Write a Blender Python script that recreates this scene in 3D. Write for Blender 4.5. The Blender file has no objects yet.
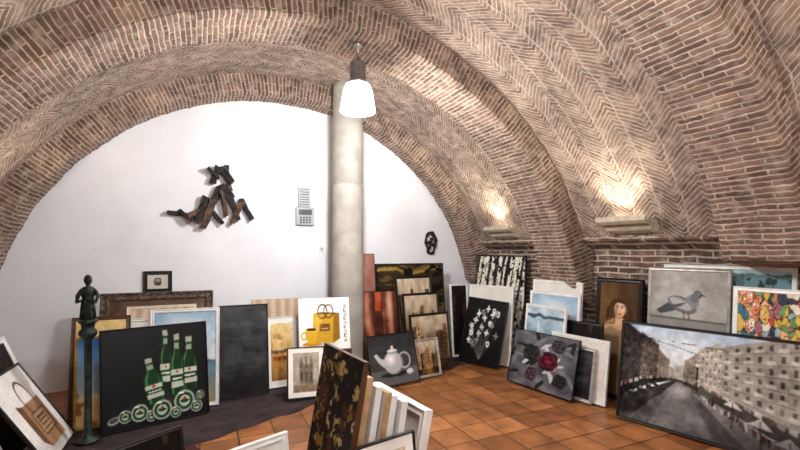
import bpy, bmesh, math, random
import numpy as np
from mathutils import Vector, Matrix, noise as mnoise

random.seed(4); rng=np.random.RandomState(7)
FPX=430.0; HOR=250.0; CH=1.6; YAW=math.radians(25)
F=Vector((math.sin(YAW),math.cos(YAW),0)); R=Vector((math.cos(YAW),-math.sin(YAW),0)); C=Vector((0,0,CH))
scene=bpy.context.scene

# ---------------------------------------------------------------- helpers
def floor_pt(px,py,z=0.0):
    d=(CH-z)*FPX/(py-HOR)
    p=C+F*d+R*(d*(px-400)/FPX); p.z=z
    return p
def wall_pt(px,py,Y=6.0):
    u=(px-400)/FPX; t=Y/(F.y+R.y*u)
    return Vector((t*(F.x+R.x*u),Y,CH+t*(HOR-py)/FPX))
def lin(c): return tuple(max(0,x)**2.2 for x in c[:3])
def rgba(c): return lin(c)+(1,)

def mat_new(name):
    m=bpy.data.materials.new(name); m.use_nodes=True
    nt=m.node_tree; nt.nodes.clear()
    o=nt.nodes.new('ShaderNodeOutputMaterial'); b=nt.nodes.new('ShaderNodeBsdfPrincipled')
    nt.links.new(b.outputs[0],o.inputs[0])
    return m,nt,b
def N(nt,t,**k):
    n=nt.nodes.new(t)
    for a,v in k.items(): setattr(n,a,v)
    return n
def math_n(nt,op,a,b=None):
    n=N(nt,'ShaderNodeMath',operation=op)
    for i,v in enumerate((a,b)):
        if v is None: continue
        if isinstance(v,(int,float)): n.inputs[i].default_value=v
        else: nt.links.new(v,n.inputs[i])
    return n.outputs[0]
def mix_n(nt,fac,a,b,bt='MIX'):
    n=N(nt,'ShaderNodeMix',data_type='RGBA',blend_type=bt)
    for i,v in ((0,fac),(6,a),(7,b)):
        if isinstance(v,(int,float)): n.inputs[i].default_value=v
        elif isinstance(v,tuple): n.inputs[i].default_value=v
        else: nt.links.new(v,n.inputs[i])
    return n.outputs[2]
def noisy(name,c1,c2,scale=8,rough=.5,metal=0,bump=.0,detail=4,bscale=None):
    m,nt,b=mat_new(name)
    tc=N(nt,'ShaderNodeTexCoord'); no=N(nt,'ShaderNodeTexNoise'); no.inputs['Scale'].default_value=scale; no.inputs['Detail'].default_value=detail
    nt.links.new(tc.outputs['Object'],no.inputs['Vector'])
    rp=N(nt,'ShaderNodeValToRGB'); rp.color_ramp.elements[0].position=.35; rp.color_ramp.elements[1].position=.65
    rp.color_ramp.elements[0].color=rgba(c1); rp.color_ramp.elements[1].color=rgba(c2)
    nt.links.new(no.outputs['Fac'],rp.inputs[0]); nt.links.new(rp.outputs[0],b.inputs['Base Color'])
    b.inputs['Roughness'].default_value=rough; b.inputs['Metallic'].default_value=metal
    if bump:
        n2=N(nt,'ShaderNodeTexNoise'); n2.inputs['Scale'].default_value=bscale or scale*4; n2.inputs['Detail'].default_value=5
        nt.links.new(tc.outputs['Object'],n2.inputs['Vector'])
        bp=N(nt,'ShaderNodeBump'); bp.inputs['Strength'].default_value=bump; bp.inputs['Distance'].default_value=.02
        nt.links.new(n2.outputs['Fac'],bp.inputs['Height']); nt.links.new(bp.outputs[0],b.inputs['Normal'])
    return m

def brick_mat(name,row,width,chev=0,slope=.8,mortar=.014,offset=.5,c1=(.415,.315,.27),c2=(.61,.485,.415),mo=(.80,.745,.69),pale=.75,warp=.04,w2=.014):
    m,nt,b=mat_new(name)
    uv=N(nt,'ShaderNodeUVMap'); sp=N(nt,'ShaderNodeSeparateXYZ'); nt.links.new(uv.outputs[0],sp.inputs[0])
    x,y=sp.outputs[0],sp.outputs[1]
    if chev:
        pp=math_n(nt,'PINGPONG',x,chev)
        y=math_n(nt,'ADD',y,math_n(nt,'MULTIPLY',pp,slope))
    cb=N(nt,'ShaderNodeCombineXYZ'); nt.links.new(x,cb.inputs[0]); nt.links.new(y,cb.inputs[1])
    nz=N(nt,'ShaderNodeTexNoise'); nz.inputs['Scale'].default_value=4; nz.inputs['Detail'].default_value=3
    nt.links.new(uv.outputs[0],nz.inputs['Vector'])
    vm=N(nt,'ShaderNodeVectorMath',operation='MULTIPLY_ADD'); nt.links.new(nz.outputs['Color'],vm.inputs[0]); vm.inputs[1].default_value=(warp,warp,0); nt.links.new(cb.outputs[0],vm.inputs[2])
    nz1=N(nt,'ShaderNodeTexNoise'); nz1.inputs['Scale'].default_value=26; nz1.inputs['Detail'].default_value=3
    nt.links.new(uv.outputs[0],nz1.inputs['Vector'])
    vm2=N(nt,'ShaderNodeVectorMath',operation='MULTIPLY_ADD'); nt.links.new(nz1.outputs['Color'],vm2.inputs[0]); vm2.inputs[1].default_value=(w2,w2,0); nt.links.new(vm.outputs[0],vm2.inputs[2])
    br=N(nt,'ShaderNodeTexBrick'); br.offset=offset; br.squash=1
    nt.links.new(vm2.outputs[0],br.inputs['Vector'])
    br.inputs['Scale'].default_value=1; br.inputs['Mortar Size'].default_value=mortar; br.inputs['Mortar Smooth'].default_value=.5
    br.inputs['Brick Width'].default_value=width; br.inputs['Row Height'].default_value=row; br.inputs['Bias'].default_value=0
    br.inputs['Color1'].default_value=rgba(c1); br.inputs['Color2'].default_value=rgba(c2); br.inputs['Mortar'].default_value=rgba(mo)
    n3=N(nt,'ShaderNodeTexNoise'); n3.inputs['Scale'].default_value=2.5; n3.inputs['Detail'].default_value=10; n3.inputs['Roughness'].default_value=.8
    nt.links.new(uv.outputs[0],n3.inputs['Vector'])
    rp=N(nt,'ShaderNodeValToRGB'); rp.color_ramp.elements[0].position=.34; rp.color_ramp.elements[1].position=.66
    rp.color_ramp.elements[0].color=(.38,.37,.37,1); rp.color_ramp.elements[1].color=(1.28,1.25,1.23,1)
    nt.links.new(n3.outputs['Fac'],rp.inputs[0])
    c=mix_n(nt,1.0,br.outputs['Color'],rp.outputs[0],'MULTIPLY')
    n4=N(nt,'ShaderNodeTexNoise'); n4.inputs['Scale'].default_value=9; n4.inputs['Detail'].default_value=6
    nt.links.new(uv.outputs[0],n4.inputs['Vector'])
    rp2=N(nt,'ShaderNodeValToRGB'); rp2.color_ramp.elements[0].position=.50; rp2.color_ramp.elements[1].position=.78
    rp2.color_ramp.elements[0].color=(0,0,0,1); rp2.color_ramp.elements[1].color=(pale,pale,pale,1)
    nt.links.new(n4.outputs['Fac'],rp2.inputs[0])
    c=mix_n(nt,rp2.outputs[0],c,rgba((.78,.71,.65)))
    nt.links.new(c,b.inputs['Base Color']); b.inputs['Roughness'].default_value=.9
    inv=math_n(nt,'SUBTRACT',1.0,br.outputs['Fac'])
    hh=math_n(nt,'ADD',inv,math_n(nt,'MULTIPLY',n3.outputs['Fac'],1.6))
    bp=N(nt,'ShaderNodeBump'); bp.inputs['Strength'].default_value=1; bp.inputs['Distance'].default_value=.03
    nt.links.new(hh,bp.inputs['Height']); nt.links.new(bp.outputs[0],b.inputs['Normal'])
    return m

M_rib=brick_mat('rib_brick',.044,.27,mortar=.0092,warp=.035,w2=.015)
M_web=brick_mat('herringbone_brick',.048,.24,chev=.24,slope=.85,mortar=.0102,offset=0,c1=(.48,.385,.335),c2=(.65,.555,.49),mo=(.80,.75,.70),pale=.9,warp=.09,w2=.024)
M_wallb=brick_mat('course_brick',.065,.28,mortar=.014,c1=(.36,.27,.225),c2=(.50,.39,.33))

def tile_mat():
    m,nt,b=mat_new('terracotta_tiles')
    tc=N(nt,'ShaderNodeTexCoord')
    br=N(nt,'ShaderNodeTexBrick'); br.offset=0; br.squash=1
    nt.links.new(tc.outputs['Object'],br.inputs['Vector'])
    for k,v in (('Scale',1),('Mortar Size',.006),('Mortar Smooth',.2),('Brick Width',.3),('Row Height',.3),('Bias',0)): br.inputs[k].default_value=v
    br.inputs['Color1'].default_value=rgba((.52,.33,.19)); br.inputs['Color2'].default_value=rgba((.72,.48,.29)); br.inputs['Mortar'].default_value=rgba((.25,.17,.12))
    n=N(nt,'ShaderNodeTexNoise'); n.inputs['Scale'].default_value=5; n.inputs['Detail'].default_value=7
    nt.links.new(tc.outputs['Object'],n.inputs['Vector'])
    rp=N(nt,'ShaderNodeValToRGB'); rp.color_ramp.elements[0].position=.3; rp.color_ramp.elements[1].position=.7
    rp.color_ramp.elements[0].color=(.5,.46,.42,1); rp.color_ramp.elements[1].color=(1.15,1.12,1.08,1)
    nt.links.new(n.outputs['Fac'],rp.inputs[0])
    nt.links.new(mix_n(nt,1.0,br.outputs['Color'],rp.outputs[0],'MULTIPLY'),b.inputs['Base Color'])
    b.inputs['Roughness'].default_value=.40
    h=math_n(nt,'ADD',math_n(nt,'SUBTRACT',1.0,br.outputs['Fac']),math_n(nt,'MULTIPLY',n.outputs['Fac'],.5))
    bp=N(nt,'ShaderNodeBump'); bp.inputs['Strength'].default_value=.4; bp.inputs['Distance'].default_value=.008
    nt.links.new(h,bp.inputs['Height']); nt.links.new(bp.outputs[0],b.inputs['Normal'])
    return m
M_tile=tile_mat()
M_white=noisy('white_plaster',(.87,.88,.905),(.91,.92,.94),1.5,.75,bump=.08,bscale=40)
M_conc=noisy('concrete',(.56,.545,.52),(.66,.64,.605),4,.75,bump=.12)
M_stone=noisy('sconce_stone',(.66,.62,.55),(.76,.72,.64),12,.85,bump=.3)
M_black=noisy('black_lacquer',(.045,.045,.05),(.07,.07,.075),20,.4)
M_whitef=noisy('white_frame',(.84,.84,.83),(.92,.92,.91),10,.4)
M_cream=noisy('cream_frame',(.78,.74,.66),(.86,.82,.74),10,.5)
M_wood=noisy('pine_wood',(.62,.48,.33),(.74,.60,.44),14,.6)
M_brown=noisy('walnut_frame',(.24,.16,.11),(.34,.23,.16),18,.4)
M_orn=noisy('carved_bronze_frame',(.16,.12,.10),(.42,.34,.29),30,.4,.3,bump=.9,bscale=45)
M_gold=noisy('gilt_frame',(.55,.42,.18),(.72,.58,.30),25,.35,.6,bump=.3)
M_silver=noisy('silver_frame',(.60,.59,.57),(.74,.73,.71),20,.35,.4)
M_mat=noisy('passepartout',(.90,.89,.86),(.94,.93,.91),4,.8)
M_back=noisy('backing_board',(.42,.33,.25),(.50,.40,.30),9,.8)
M_metal=noisy('brushed_metal',(.50,.50,.50),(.62,.62,.62),20,.35,.8)
M_bronze=noisy('green_bronze',(.07,.10,.10),(.20,.26,.24),25,.4,.5,bump=.4)
M_char=noisy('charred_wood',(.035,.03,.028),(.10,.075,.06),12,.7,bump=.8,bscale=30)
M_char2=noisy('burnt_amber_wood',(.12,.07,.045),(.42,.27,.16),9,.6,bump=.8,bscale=30)
M_plast=noisy('grey_plastic',(.62,.63,.64),(.68,.69,.70),8,.5)
M_plastd=noisy('dark_plastic',(.14,.14,.15),(.2,.2,.21),8,.4)
M_cloth=noisy('dark_blanket',(.13,.10,.11),(.24,.18,.19),5,.95,bump=.6,bscale=60)
M_clothr=noisy('maroon_blanket',(.24,.09,.09),(.32,.14,.13),5,.95,bump=.6,bscale=60)

def paint_mat():
    m,nt,b=mat_new('painted_canvas')
    at=N(nt,'ShaderNodeAttribute',attribute_name='Col')
    tc=N(nt,'ShaderNodeTexCoord'); n=N(nt,'ShaderNodeTexNoise'); n.inputs['Scale'].default_value=45; n.inputs['Detail'].default_value=4
    nt.links.new(tc.outputs['Object'],n.inputs['Vector'])
    rp=N(nt,'ShaderNodeValToRGB'); rp.color_ramp.elements[0].color=(.78,.78,.78,1); rp.color_ramp.elements[1].color=(1.22,1.22,1.22,1)
    nt.links.new(n.outputs['Fac'],rp.inputs[0])
    nt.links.new(mix_n(nt,1.0,at.outputs['Color'],rp.outputs[0],'MULTIPLY'),b.inputs['Base Color'])
    b.inputs['Roughness'].default_value=.45; b.inputs['Specular IOR Level'].default_value=.22
    bp=N(nt,'ShaderNodeBump'); bp.inputs['Strength'].default_value=.15; bp.inputs['Distance'].default_value=.003
    nt.links.new(n.outputs['Fac'],bp.inputs['Height']); nt.links.new(bp.outputs[0],b.inputs['Normal'])
    return m
M_paint=paint_mat()

def obj(name,verts,faces,mats,mi=None,uv=None,smooth=False,mw=None):
    me=bpy.data.meshes.new(name); me.from_pydata([tuple(v) for v in verts],[],faces)
    for m in mats: me.materials.append(m)
    if mi is not None: me.polygons.foreach_set('material_index',mi)
    if smooth: me.polygons.foreach_set('use_smooth',[True]*len(me.polygons))
    if uv is not None:
        l=me.uv_layers.new(name='UVMap'); k=0
        for f in uv:
            for q in f: l.data[k].uv=q; k+=1
    me.update()
    o=bpy.data.objects.new(name,me); scene.collection.objects.link(o)
    if mw is not None: o.matrix_world=mw
    return o

class MB:
    """accumulates parts into one mesh"""
    def __init__(s): s.v=[];s.f=[];s.m=[];s.mats=[];s.s=[]
    def mi(s,m):
        if m not in s.mats: s.mats.append(m)
        return s.mats.index(m)
    def add(s,vs,fs,m,sm=False):
        k=len(s.v); s.v+= [Vector(v) for v in vs]; i=s.mi(m)
        for f in fs: s.f.append([a+k for a in f]); s.m.append(i); s.s.append(sm)
    def box(s,c,d,m,rot=None,bev=0.0,sub=0,jit=0,taper=1.0):
        bm=bmesh.new(); bmesh.ops.create_cube(bm,size=1)
        for v in bm.verts:
            t=taper if v.co.z<0 else 1
            v.co=Vector((v.co.x*d[0]*t,v.co.y*d[1]*t,v.co.z*d[2]))
        if bev: bmesh.ops.bevel(bm,geom=bm.edges[:],offset=bev,segments=2,affect='EDGES',profile=.5)
        if sub: bmesh.ops.subdivide_edges(bm,edges=bm.edges[:],cuts=sub,use_grid_fill=True)
        if jit:
            o=Vector((random.random()*50,0,0))
            for v in bm.verts: v.co+=mnoise.noise_vector(v.co*9+o)*jit
        if rot is not None: bmesh.ops.transform(bm,matrix=rot.to_4x4(),verts=bm.verts)
        bm.verts.index_update()
        s.add([v.co+Vector(c) for v in bm.verts],[[v.index for v in f.verts] for f in bm.faces],m); bm.free()
    def lathe(s,c,prof,m,n=32,cap=True,sy=1.0,rotz=0):
        vs=[];fs=[]
        cr,sr=math.cos(rotz),math.sin(rotz)
        for r,z in prof:
            for i in range(n):
                a=2*math.pi*i/n; x,y=r*math.cos(a),r*sy*math.sin(a); vs.append(Vector(c)+Vector((x*cr-y*sr,x*sr+y*cr,z)))
        for j in range(len(prof)-1):
            for i in range(n):
                k=(i+1)%n; fs.append([j*n+i,j*n+k,(j+1)*n+k,(j+1)*n+i])
        if cap:
            fs.append(list(range(n))[::-1]); fs.append([(len(prof)-1)*n+i for i in range(n)])
        s.add(vs,fs,m,True)
    def tube(s,pts,rad,m,n=10):
        vs=[];fs=[];pts=[Vector(p) for p in pts]
        for j,p in enumerate(pts):
            t=(pts[min(j+1,len(pts)-1)]-pts[max(j-1,0)]).normalized()
            a=t.orthogonal().normalized(); 
            if abs(t.y)<.9: a=(Vector((0,1,0))-t*t.y).normalized()
            b=t.cross(a); r=rad[j] if isinstance(rad,(list,tuple)) else rad
            for i in range(n):
                q=2*math.pi*i/n; vs.append(p+a*r*math.cos(q)+b*r*math.sin(q))
        for j in range(len(pts)-1):
            for i in range(n):
                k=(i+1)%n; fs.append([j*n+i,j*n+k,(j+1)*n+k,(j+1)*n+i])
        fs.append(list(range(n))[::-1]); fs.append([(len(pts)-1)*n+i for i in range(n)])
        s.add(vs,fs,m,True)
    def done(s,name):
        mn=Vector([min(v[i] for v in s.v) for i in range(3)]); mx=Vector([max(v[i] for v in s.v) for i in range(3)])
        o=Vector(((mn.x+mx.x)/2,(mn.y+mx.y)/2,mn.z))
        ob=obj(name,[v-o for v in s.v],s.f,s.mats,s.m); ob.data.polygons.foreach_set('use_smooth',s.s)
        ob.location=o; return ob

# ---------------------------------------------------------------- room shell
XC,ZC,RR,RW=1.0,.55,3.05,3.3
YB=6.03; YF=-3.2
obj('floor',[(-2.6,YF-.2,0),(4.6,YF-.2,0),(4.6,YB+.2,0),(-2.6,YB+.2,0),(-2.6,YF-.2,-.1),(4.6,YF-.2,-.1),(4.6,YB+.2,-.1),(-2.6,YB+.2,-.1)],
    [(0,1,2,3),(7,6,5,4),(0,4,5,1),(1,5,6,2),(2,6,7,3),(3,7,4,0)],[M_tile])
def slab(name,y0,y1,m):
    obj(name,[(-2.6,y0,0),(4.6,y0,0),(4.6,y0,4.2),(-2.6,y0,4.2),(-2.6,y1,0),(4.6,y1,0),(4.6,y1,4.2),(-2.6,y1,4.2)],
    [(0,1,2,3),(7,6,5,4),(0,4,5,1),(1,5,6,2),(2,6,7,3),(3,7,4,0)],[m])
slab('wall_back',YB,YB+.15,M_white)
slab('wall_front',YF-.15,YF,M_white)
def vault():
    v=[];f=[];uv=[]
    ZS=1.72; a0=math.asin((ZS-ZC)/RW); nA=160; nY=220
    ys=[YF+(YB-YF)*j/nY for j in range(nY+1)]
    for j,y in enumerate(ys):
        for i in range(nA+1):
            a=a0+(math.pi-2*a0)*i/nA
            d=.022*mnoise.noise(Vector((a*4,y*1.6,0)))+.014*mnoise.noise(Vector((a*14,y*6,3)))+.008*mnoise.noise(Vector((a*40,y*14,7)))
            r=RW+d
            v.append((XC+r*math.cos(a),y,ZC+r*math.sin(a)))
    for j in range(nY):
        for i in range(nA):
            k=j*(nA+1)+i
            f.append((k,k+1,k+nA+2,k+nA+1))
            A=[a0+(math.pi-2*a0)*q/nA for q in (i,i+1)]
            uv.append(((ys[j]+.15,A[0]*RW),(ys[j]+.15,A[1]*RW),(ys[j+1]+.15,A[1]*RW),(ys[j+1]+.15,A[0]*RW)))
    o=obj('ceiling',v,f,[M_web],uv=uv,smooth=True)
vault()
WX=3.26
def sidewall(name,sg):
    prof=[(XC+sg*3.6,1.76),(XC+sg*3.075,1.76),(XC+sg*3.075,1.70),(XC+sg*WX,1.60),(XC+sg*WX,0),(XC+sg*3.6,0)]
    v=[];f=[];uv=[]
    for x,z in prof: v.append((x,YF,z)); v.append((x,YB,z))
    m=len(prof)
    for i in range(m):
        a=2*i;b=2*((i+1)%m); f.append((a,b,b+1,a+1))
        uv.append(((YF,v[a][2]),(YF,v[b][2]),(YB,v[b][2]),(YB,v[a][2])))
    f.append([2*i for i in range(m)][::-1]); uv.append([(0,0)]*m)
    f.append([2*i+1 for i in range(m)]); uv.append([(0,0)]*m)
    obj(name,v,f,[M_wallb],uv=uv)
sidewall('wall_right',1); sidewall('wall_left',-1)
def rib(name,y0,y1,z0=1.15,ft=.10):
    a0=math.asin((z0-ZC)/RR); n=260
    v=[];f=[];uv=[]
    secs=[]
    AL=[a0+(math.pi-2*a0)*i/n for i in range(n+1)]
    for a in AL:
        j=.014*mnoise.noise(Vector((a*9,y0,5)))+.012*mnoise.noise(Vector((a*55,y0,9)))
        secs.append((a,RR+j,RW+.12))
    def foot(a,sgn):
        out=[]
        for k in range(1,7):
            t=k/6; out.append((a+sgn*t*ft,RR+(RW+.02-RR)*t**1.3,RW+.12))
        return out
    secs=foot(a0,-1)[::-1]+secs+foot(math.pi-a0,1)
    for a,r0,r1 in secs:
        b=.016+.008*mnoise.noise(Vector((a*60,y0,2)))
        P=lambda r:(XC+r*math.cos(a),ZC+r*math.sin(a))
        x0,zz0=P(r0); x1,zz1=P(r1); x2,zz2=P(r0+b)
        v+= [(x0,y0+b,zz0),(x0,y1-b,zz0),(x2,y1,zz2),(x1,y1,zz1),(x1,y0,zz1),(x2,y0,zz2)]
    us=[0,y1-y0,y1-y0,y1-y0+.45,-.45,0]
    for i in range(len(secs)-1):
        for q in range(6):
            q2=(q+1)%6; a=i*6+q;b=i*6+q2;c=(i+1)*6+q2;d=(i+1)*6+q
            f.append((a,d,c,b))
            A=secs[i][0]*RR;B=secs[i+1][0]*RR
            U0=us[q];U1=us[q2]
            if q==3: U0,U1=0,.3
            uv.append(((U0,A),(U0,B),(U1,B),(U1,A)))
    m=len(secs)-1
    f.append(tuple(range(6))); uv.append([(0,0)]*6)
    f.append(tuple(m*6+q for q in range(6))[::-1]); uv.append([(0,0)]*6)
    obj(name,v,f,[M_rib],uv=uv)
rib('trim_1',5.70,YB-.002); rib('trim_2',3.68,4.25); rib('trim_3',1.52,2.08,1.52,.045); rib('trim_4',-.62,-.06,1.52,.045); rib('trim_5',-3.19,-2.2,1.52,.045)

# ---------------------------------------------------------------- painting kit
class Cv:
    def __init__(s,n,m):
        s.u,s.v=np.meshgrid(np.linspace(0,1,n),np.linspace(0,1,m)); s.a=np.ones((m,n,3)); s.n=n;s.m=m
    def fill(s,c): s.a[:]=c
    def warp(s,am=.02,f=6,seed=3):
        a=(s.fbm(f,f,seed)-.5)*am*2; b=(s.fbm(f,f,seed+9)-.5)*am*2; s.u=s.u+a; s.v=s.v+b
    def soft(s,k=1):
        for _ in range(k):
            p=np.pad(s.a,((1,1),(1,1),(0,0)),'edge'); s.a=(p[1:-1,1:-1]*2+p[:-2,1:-1]+p[2:,1:-1]+p[1:-1,:-2]+p[1:-1,2:])/6
    def vg(s,c0,c1,v0=0,v1=1):
        t=np.clip((s.v-v0)/(v1-v0),0,1)[...,None]; k=(s.v>=v0-.1*(v0<=0))&(s.v<=v1+.1*(v1>=1))
        s.a[k]=((1-t)*np.array(c0)+t*np.array(c1))[k]
    def noise(s,fx,fy,seed):
        g=np.random.RandomState(seed).rand(fy+2,fx+2)
        x=np.clip(s.u,0,1)*fx; y=np.clip(s.v,0,1)*fy; i=np.floor(x).astype(int); j=np.floor(y).astype(int); fu=x-i; fv=y-j
        fu=fu*fu*(3-2*fu); fv=fv*fv*(3-2*fv)
        return (g[j,i]*(1-fu)+g[j,i+1]*fu)*(1-fv)+(g[j+1,i]*(1-fu)+g[j+1,i+1]*fu)*fv
    def fbm(s,fx,fy,seed): return (s.noise(fx,fy,seed)+.5*s.noise(fx*2,fy*2,seed+1)+.25*s.noise(fx*4,fy*4,seed+2))/1.75
    def put(s,k,c,al=1.0): s.a[k]=s.a[k]*(1-al)+np.array(c)*al
    def ell(s,x,y,rx,ry,c,rot=0,al=1.0):
        a=math.radians(rot); dx=s.u-x; dy=s.v-y; p=dx*math.cos(a)+dy*math.sin(a); q=-dx*math.sin(a)+dy*math.cos(a)
        s.put((p/rx)**2+(q/ry)**2<1,c,al)
    def glow(s,x,y,rx,ry,c,al=1.0):
        d=np.clip(1-np.sqrt(((s.u-x)/rx)**2+((s.v-y)/ry)**2),0,1)[...,None]*al; s.a=s.a*(1-d)+np.array(c)*d
    def ring(s,x,y,rx,ry,w,c):
        d=((s.u-x)/rx)**2+((s.v-y)/ry)**2; s.put((d<1)&(d>(1-w)**2),c)
    def poly(s,pts,c,al=1.0):
        k=np.zeros(s.u.shape,bool); n=len(pts)
        for i in range(n):
            x1,y1=pts[i];x2,y2=pts[(i+1)%n]
            if y1==y2: continue
            k^=((y1>s.v)!=(y2>s.v))&(s.u<(x2-x1)*(s.v-y1)/(y2-y1)+x1)
        s.put(k,c,al)
    def rect(s,x0,y0,x1,y1,c,al=1.0): s.put((s.u>=x0)&(s.u<=x1)&(s.v>=y0)&(s.v<=y1),c,al)
    def line(s,p,q,w,c,al=1.0):
        dx,dy=q[0]-p[0],q[1]-p[1]; L=dx*dx+dy*dy+1e-9
        t=np.clip(((s.u-p[0])*dx+(s.v-p[1])*dy)/L,0,1)
        d=np.hypot(s.u-p[0]-t*dx,s.v-p[1]-t*dy); s.put(d<w,c,al)
    def jitter(s,am,fx=30,fy=30,seed=1): s.a+= (s.fbm(fx,fy,seed)-.5)[...,None]*am

def painting_at(name,PL,PR,h,lean,art,fr=M_black,fw=.02,fd=.025,mw=0.0,mm=None,roll=0,z0=.014,res=.010):
    PL=Vector(PL);PR=Vector(PR); X=(PR-PL); w=X.length; X.normalize()
    N0=X.cross(Vector((0,0,1))).normalized(); a=math.radians(lean)
    U=Vector((0,0,math.cos(a)))-N0*math.sin(a); Nn=X.cross(U)
    if roll:
        r=math.radians(roll); X2=X*math.cos(r)+U*math.sin(r); U=U*math.cos(r)-X*math.sin(r); X=X2
        PL=PL+Vector((0,0,max(0,-X.z*w)))
    mwx=Matrix(((X.x,U.x,Nn.x,PL.x),(X.y,U.y,Nn.y,PL.y),(X.z,U.z,Nn.z,z0+PL.z),(0,0,0,1)))
    cz=fd if fw<.006 else fd*.62
    prof=[(0,0,0),(0,fd*.85,0),(fw*.12,fd,0),(fw*.45,fd*.82,0),(fw*.8,fd*.93,0),(fw,fd*.8,0),(fw,cz,0)] if fw>=.006 else [(0,0,0),(0,fd,0),(fw,fd,0)]
    if mw: prof.append((fw+mw,cz,1))
    v=[];f=[];mi=[]
    for o,z,_ in prof: v+=[(o,o,z),(w-o,o,z),(w-o,h-o,z),(o,h-o,z)]
    for i in range(len(prof)-1):
        for q in range(4):
            q2=(q+1)%4; f.append((i*4+q,i*4+q2,(i+1)*4+q2,(i+1)*4+q)); mi.append(1 if prof[i+1][2] else 0)
    f.append((3,2,1,0)); mi.append(2)
    o=fw+mw; W=w-2*o; H=h-2*o
    n=int(min(260,max(12,W/res)));m=int(min(260,max(12,H/res)))
    cv=Cv(n,m); art(cv)
    k0=len(v)
    gx=np.linspace(o,w-o,n); gy=np.linspace(o,h-o,m)
    v+=[(x,y,cz) for y in gy for x in gx]
    for j in range(m-1):
        for i in range(n-1):
            a0=k0+j*n+i; f.append((a0,a0+1,a0+n+1,a0+n))
    mi+= [3]*((m-1)*(n-1))
    ob=obj(name,v,f,[fr,mm or M_mat,M_back,M_paint],mi,mw=mwx)
    ca=ob.data.color_attributes.new('Col','FLOAT_COLOR','POINT')
    col=np.ones((len(v),4),np.float32); col[k0:,:3]=np.clip(cv.a.reshape(-1,3),0,1)**2.2
    ca.data.foreach_set('color',col.ravel())
    return ob
def painting(name,bl,br,ty,lean,art,z0=.014,**k):
    PL=floor_pt(bl[0],bl[1],z0);PR=floor_pt(br[0],br[1],z0)
    X=(PR-PL).normalized(); N0=X.cross(Vector((0,0,1))); a=math.radians(lean); U=Vector((0,0,math.cos(a)))-N0*math.sin(a)
    d0=(PL-C).dot(F); s=(HOR-ty)/FPX
    h=(s*d0-(z0-CH))/(U.z-s*U.dot(F))
    PL.z=0;PR.z=0
    return painting_at(name,PL,PR,h,lean,art,z0=z0,**k)

# ---- artworks (colours in display values)
def bottle(c,x,y,h,w,g=(.07,.26,.12),rot=0):
    def T(p):
        a=math.radians(rot); px,py=p[0]*w,p[1]*h; return (x+px*math.cos(a)-py*math.sin(a),y+px*math.sin(a)+py*math.cos(a))
    def P(l,col,al=1.0): c.poly([T(p) for p in l],col,al)
    body=[(-.5,.02),(-.42,0),(.42,0),(.5,.02),(.5,.55),(.42,.64),(.22,.74),(.18,.97),(-.18,.97),(-.22,.74),(-.42,.64),(-.5,.55)]
    P([(q[0]*1.1,q[1]) for q in body],tuple(v*.4 for v in g)); P(body,g)
    P([(-.40,.05),(-.28,.05),(-.28,.55),(-.13,.72),(-.11,.9),(-.15,.9),(-.17,.74),(-.40,.58)],(.34,.56,.34),.75)
    P([(.32,.05),(.42,.05),(.42,.56),(.32,.62)],(.16,.36,.18),.8)
    P([(-.48,.16),(.48,.16),(.48,.44),(-.48,.44)],(.72,.74,.68)); P([(-.48,.25),(.48,.25),(.48,.35),(-.48,.35)],(.05,.22,.09))
    P([(-.36,.28),(.36,.28),(.36,.31),(-.36,.31)],(.80,.82,.78)); a=T((0,.40)); c.ell(a[0],a[1],w*.09,w*.09,(.70,.14,.10))
    P([(-.19,.76),(.19,.76),(.18,.86),(-.18,.86)],(.50,.60,.50)); P([(-.2,.90),(.2,.90),(.2,1.0),(-.2,1.0)],(.62,.64,.58))
def A_bottles(c):
    c.warp(.004,8)
    c.vg((.05,.05,.065),(.02,.025,.035)); c.glow(.65,.2,.5,.2,(.20,.21,.18),.9); c.glow(.3,.12,.35,.12,(.16,.16,.17),.8)
    bottle(c,.585,.30,.66,.115,(.03,.13,.06)); bottle(c,.82,.26,.60,.16,(.04,.16,.07)); bottle(c,.695,.22,.68,.13,(.04,.18,.08))
    bottle(c,.50,.18,.50,.17,(.05,.21,.09),rot=10)
    for x,y,r in ((.20,.12,.060),(.33,.13,.080),(.44,.08,.055),(.54,.12,.095),(.76,.17,.105),(.88,.09,.060),(.67,.07,.055),(.92,.20,.045)):
        c.ell(x,y-.01,r*1.08,r*1.15,(.02,.02,.02)); c.ell(x,y,r,r*1.08,(.62,.66,.62)); c.ell(x,y,r*.80,r*.86,(.06,.22,.10)); c.ell(x,y,r*.52,r*.56,(.72,.75,.70)); c.ell(x,y,r*.42,r*.2,(.07,.24,.11)); c.ell(x,y+r*.3,r*.14,r*.14,(.70,.14,.10))
        c.ell(x-r*.3,y+r*.82,r*.3,r*.10,(.95,.96,.94))
    c.ell(.10,.10,.055,.035,(.60,.62,.60),20); c.ell(.10,.105,.040,.022,(.22,.24,.22),20)
    c.jitter(.07); c.soft(1)
def A_dark(c):
    c.warp(.03,5); c.vg((.15,.15,.16),(.22,.23,.24)); c.jitter(.24,5,10,3)
    for y in (.3,.45,.62,.78): c.rect(.12,y,.85,y+.012,(.34,.34,.34),.4)
    c.rect(0,0,1,.2,(.10,.09,.09),.6)
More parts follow.
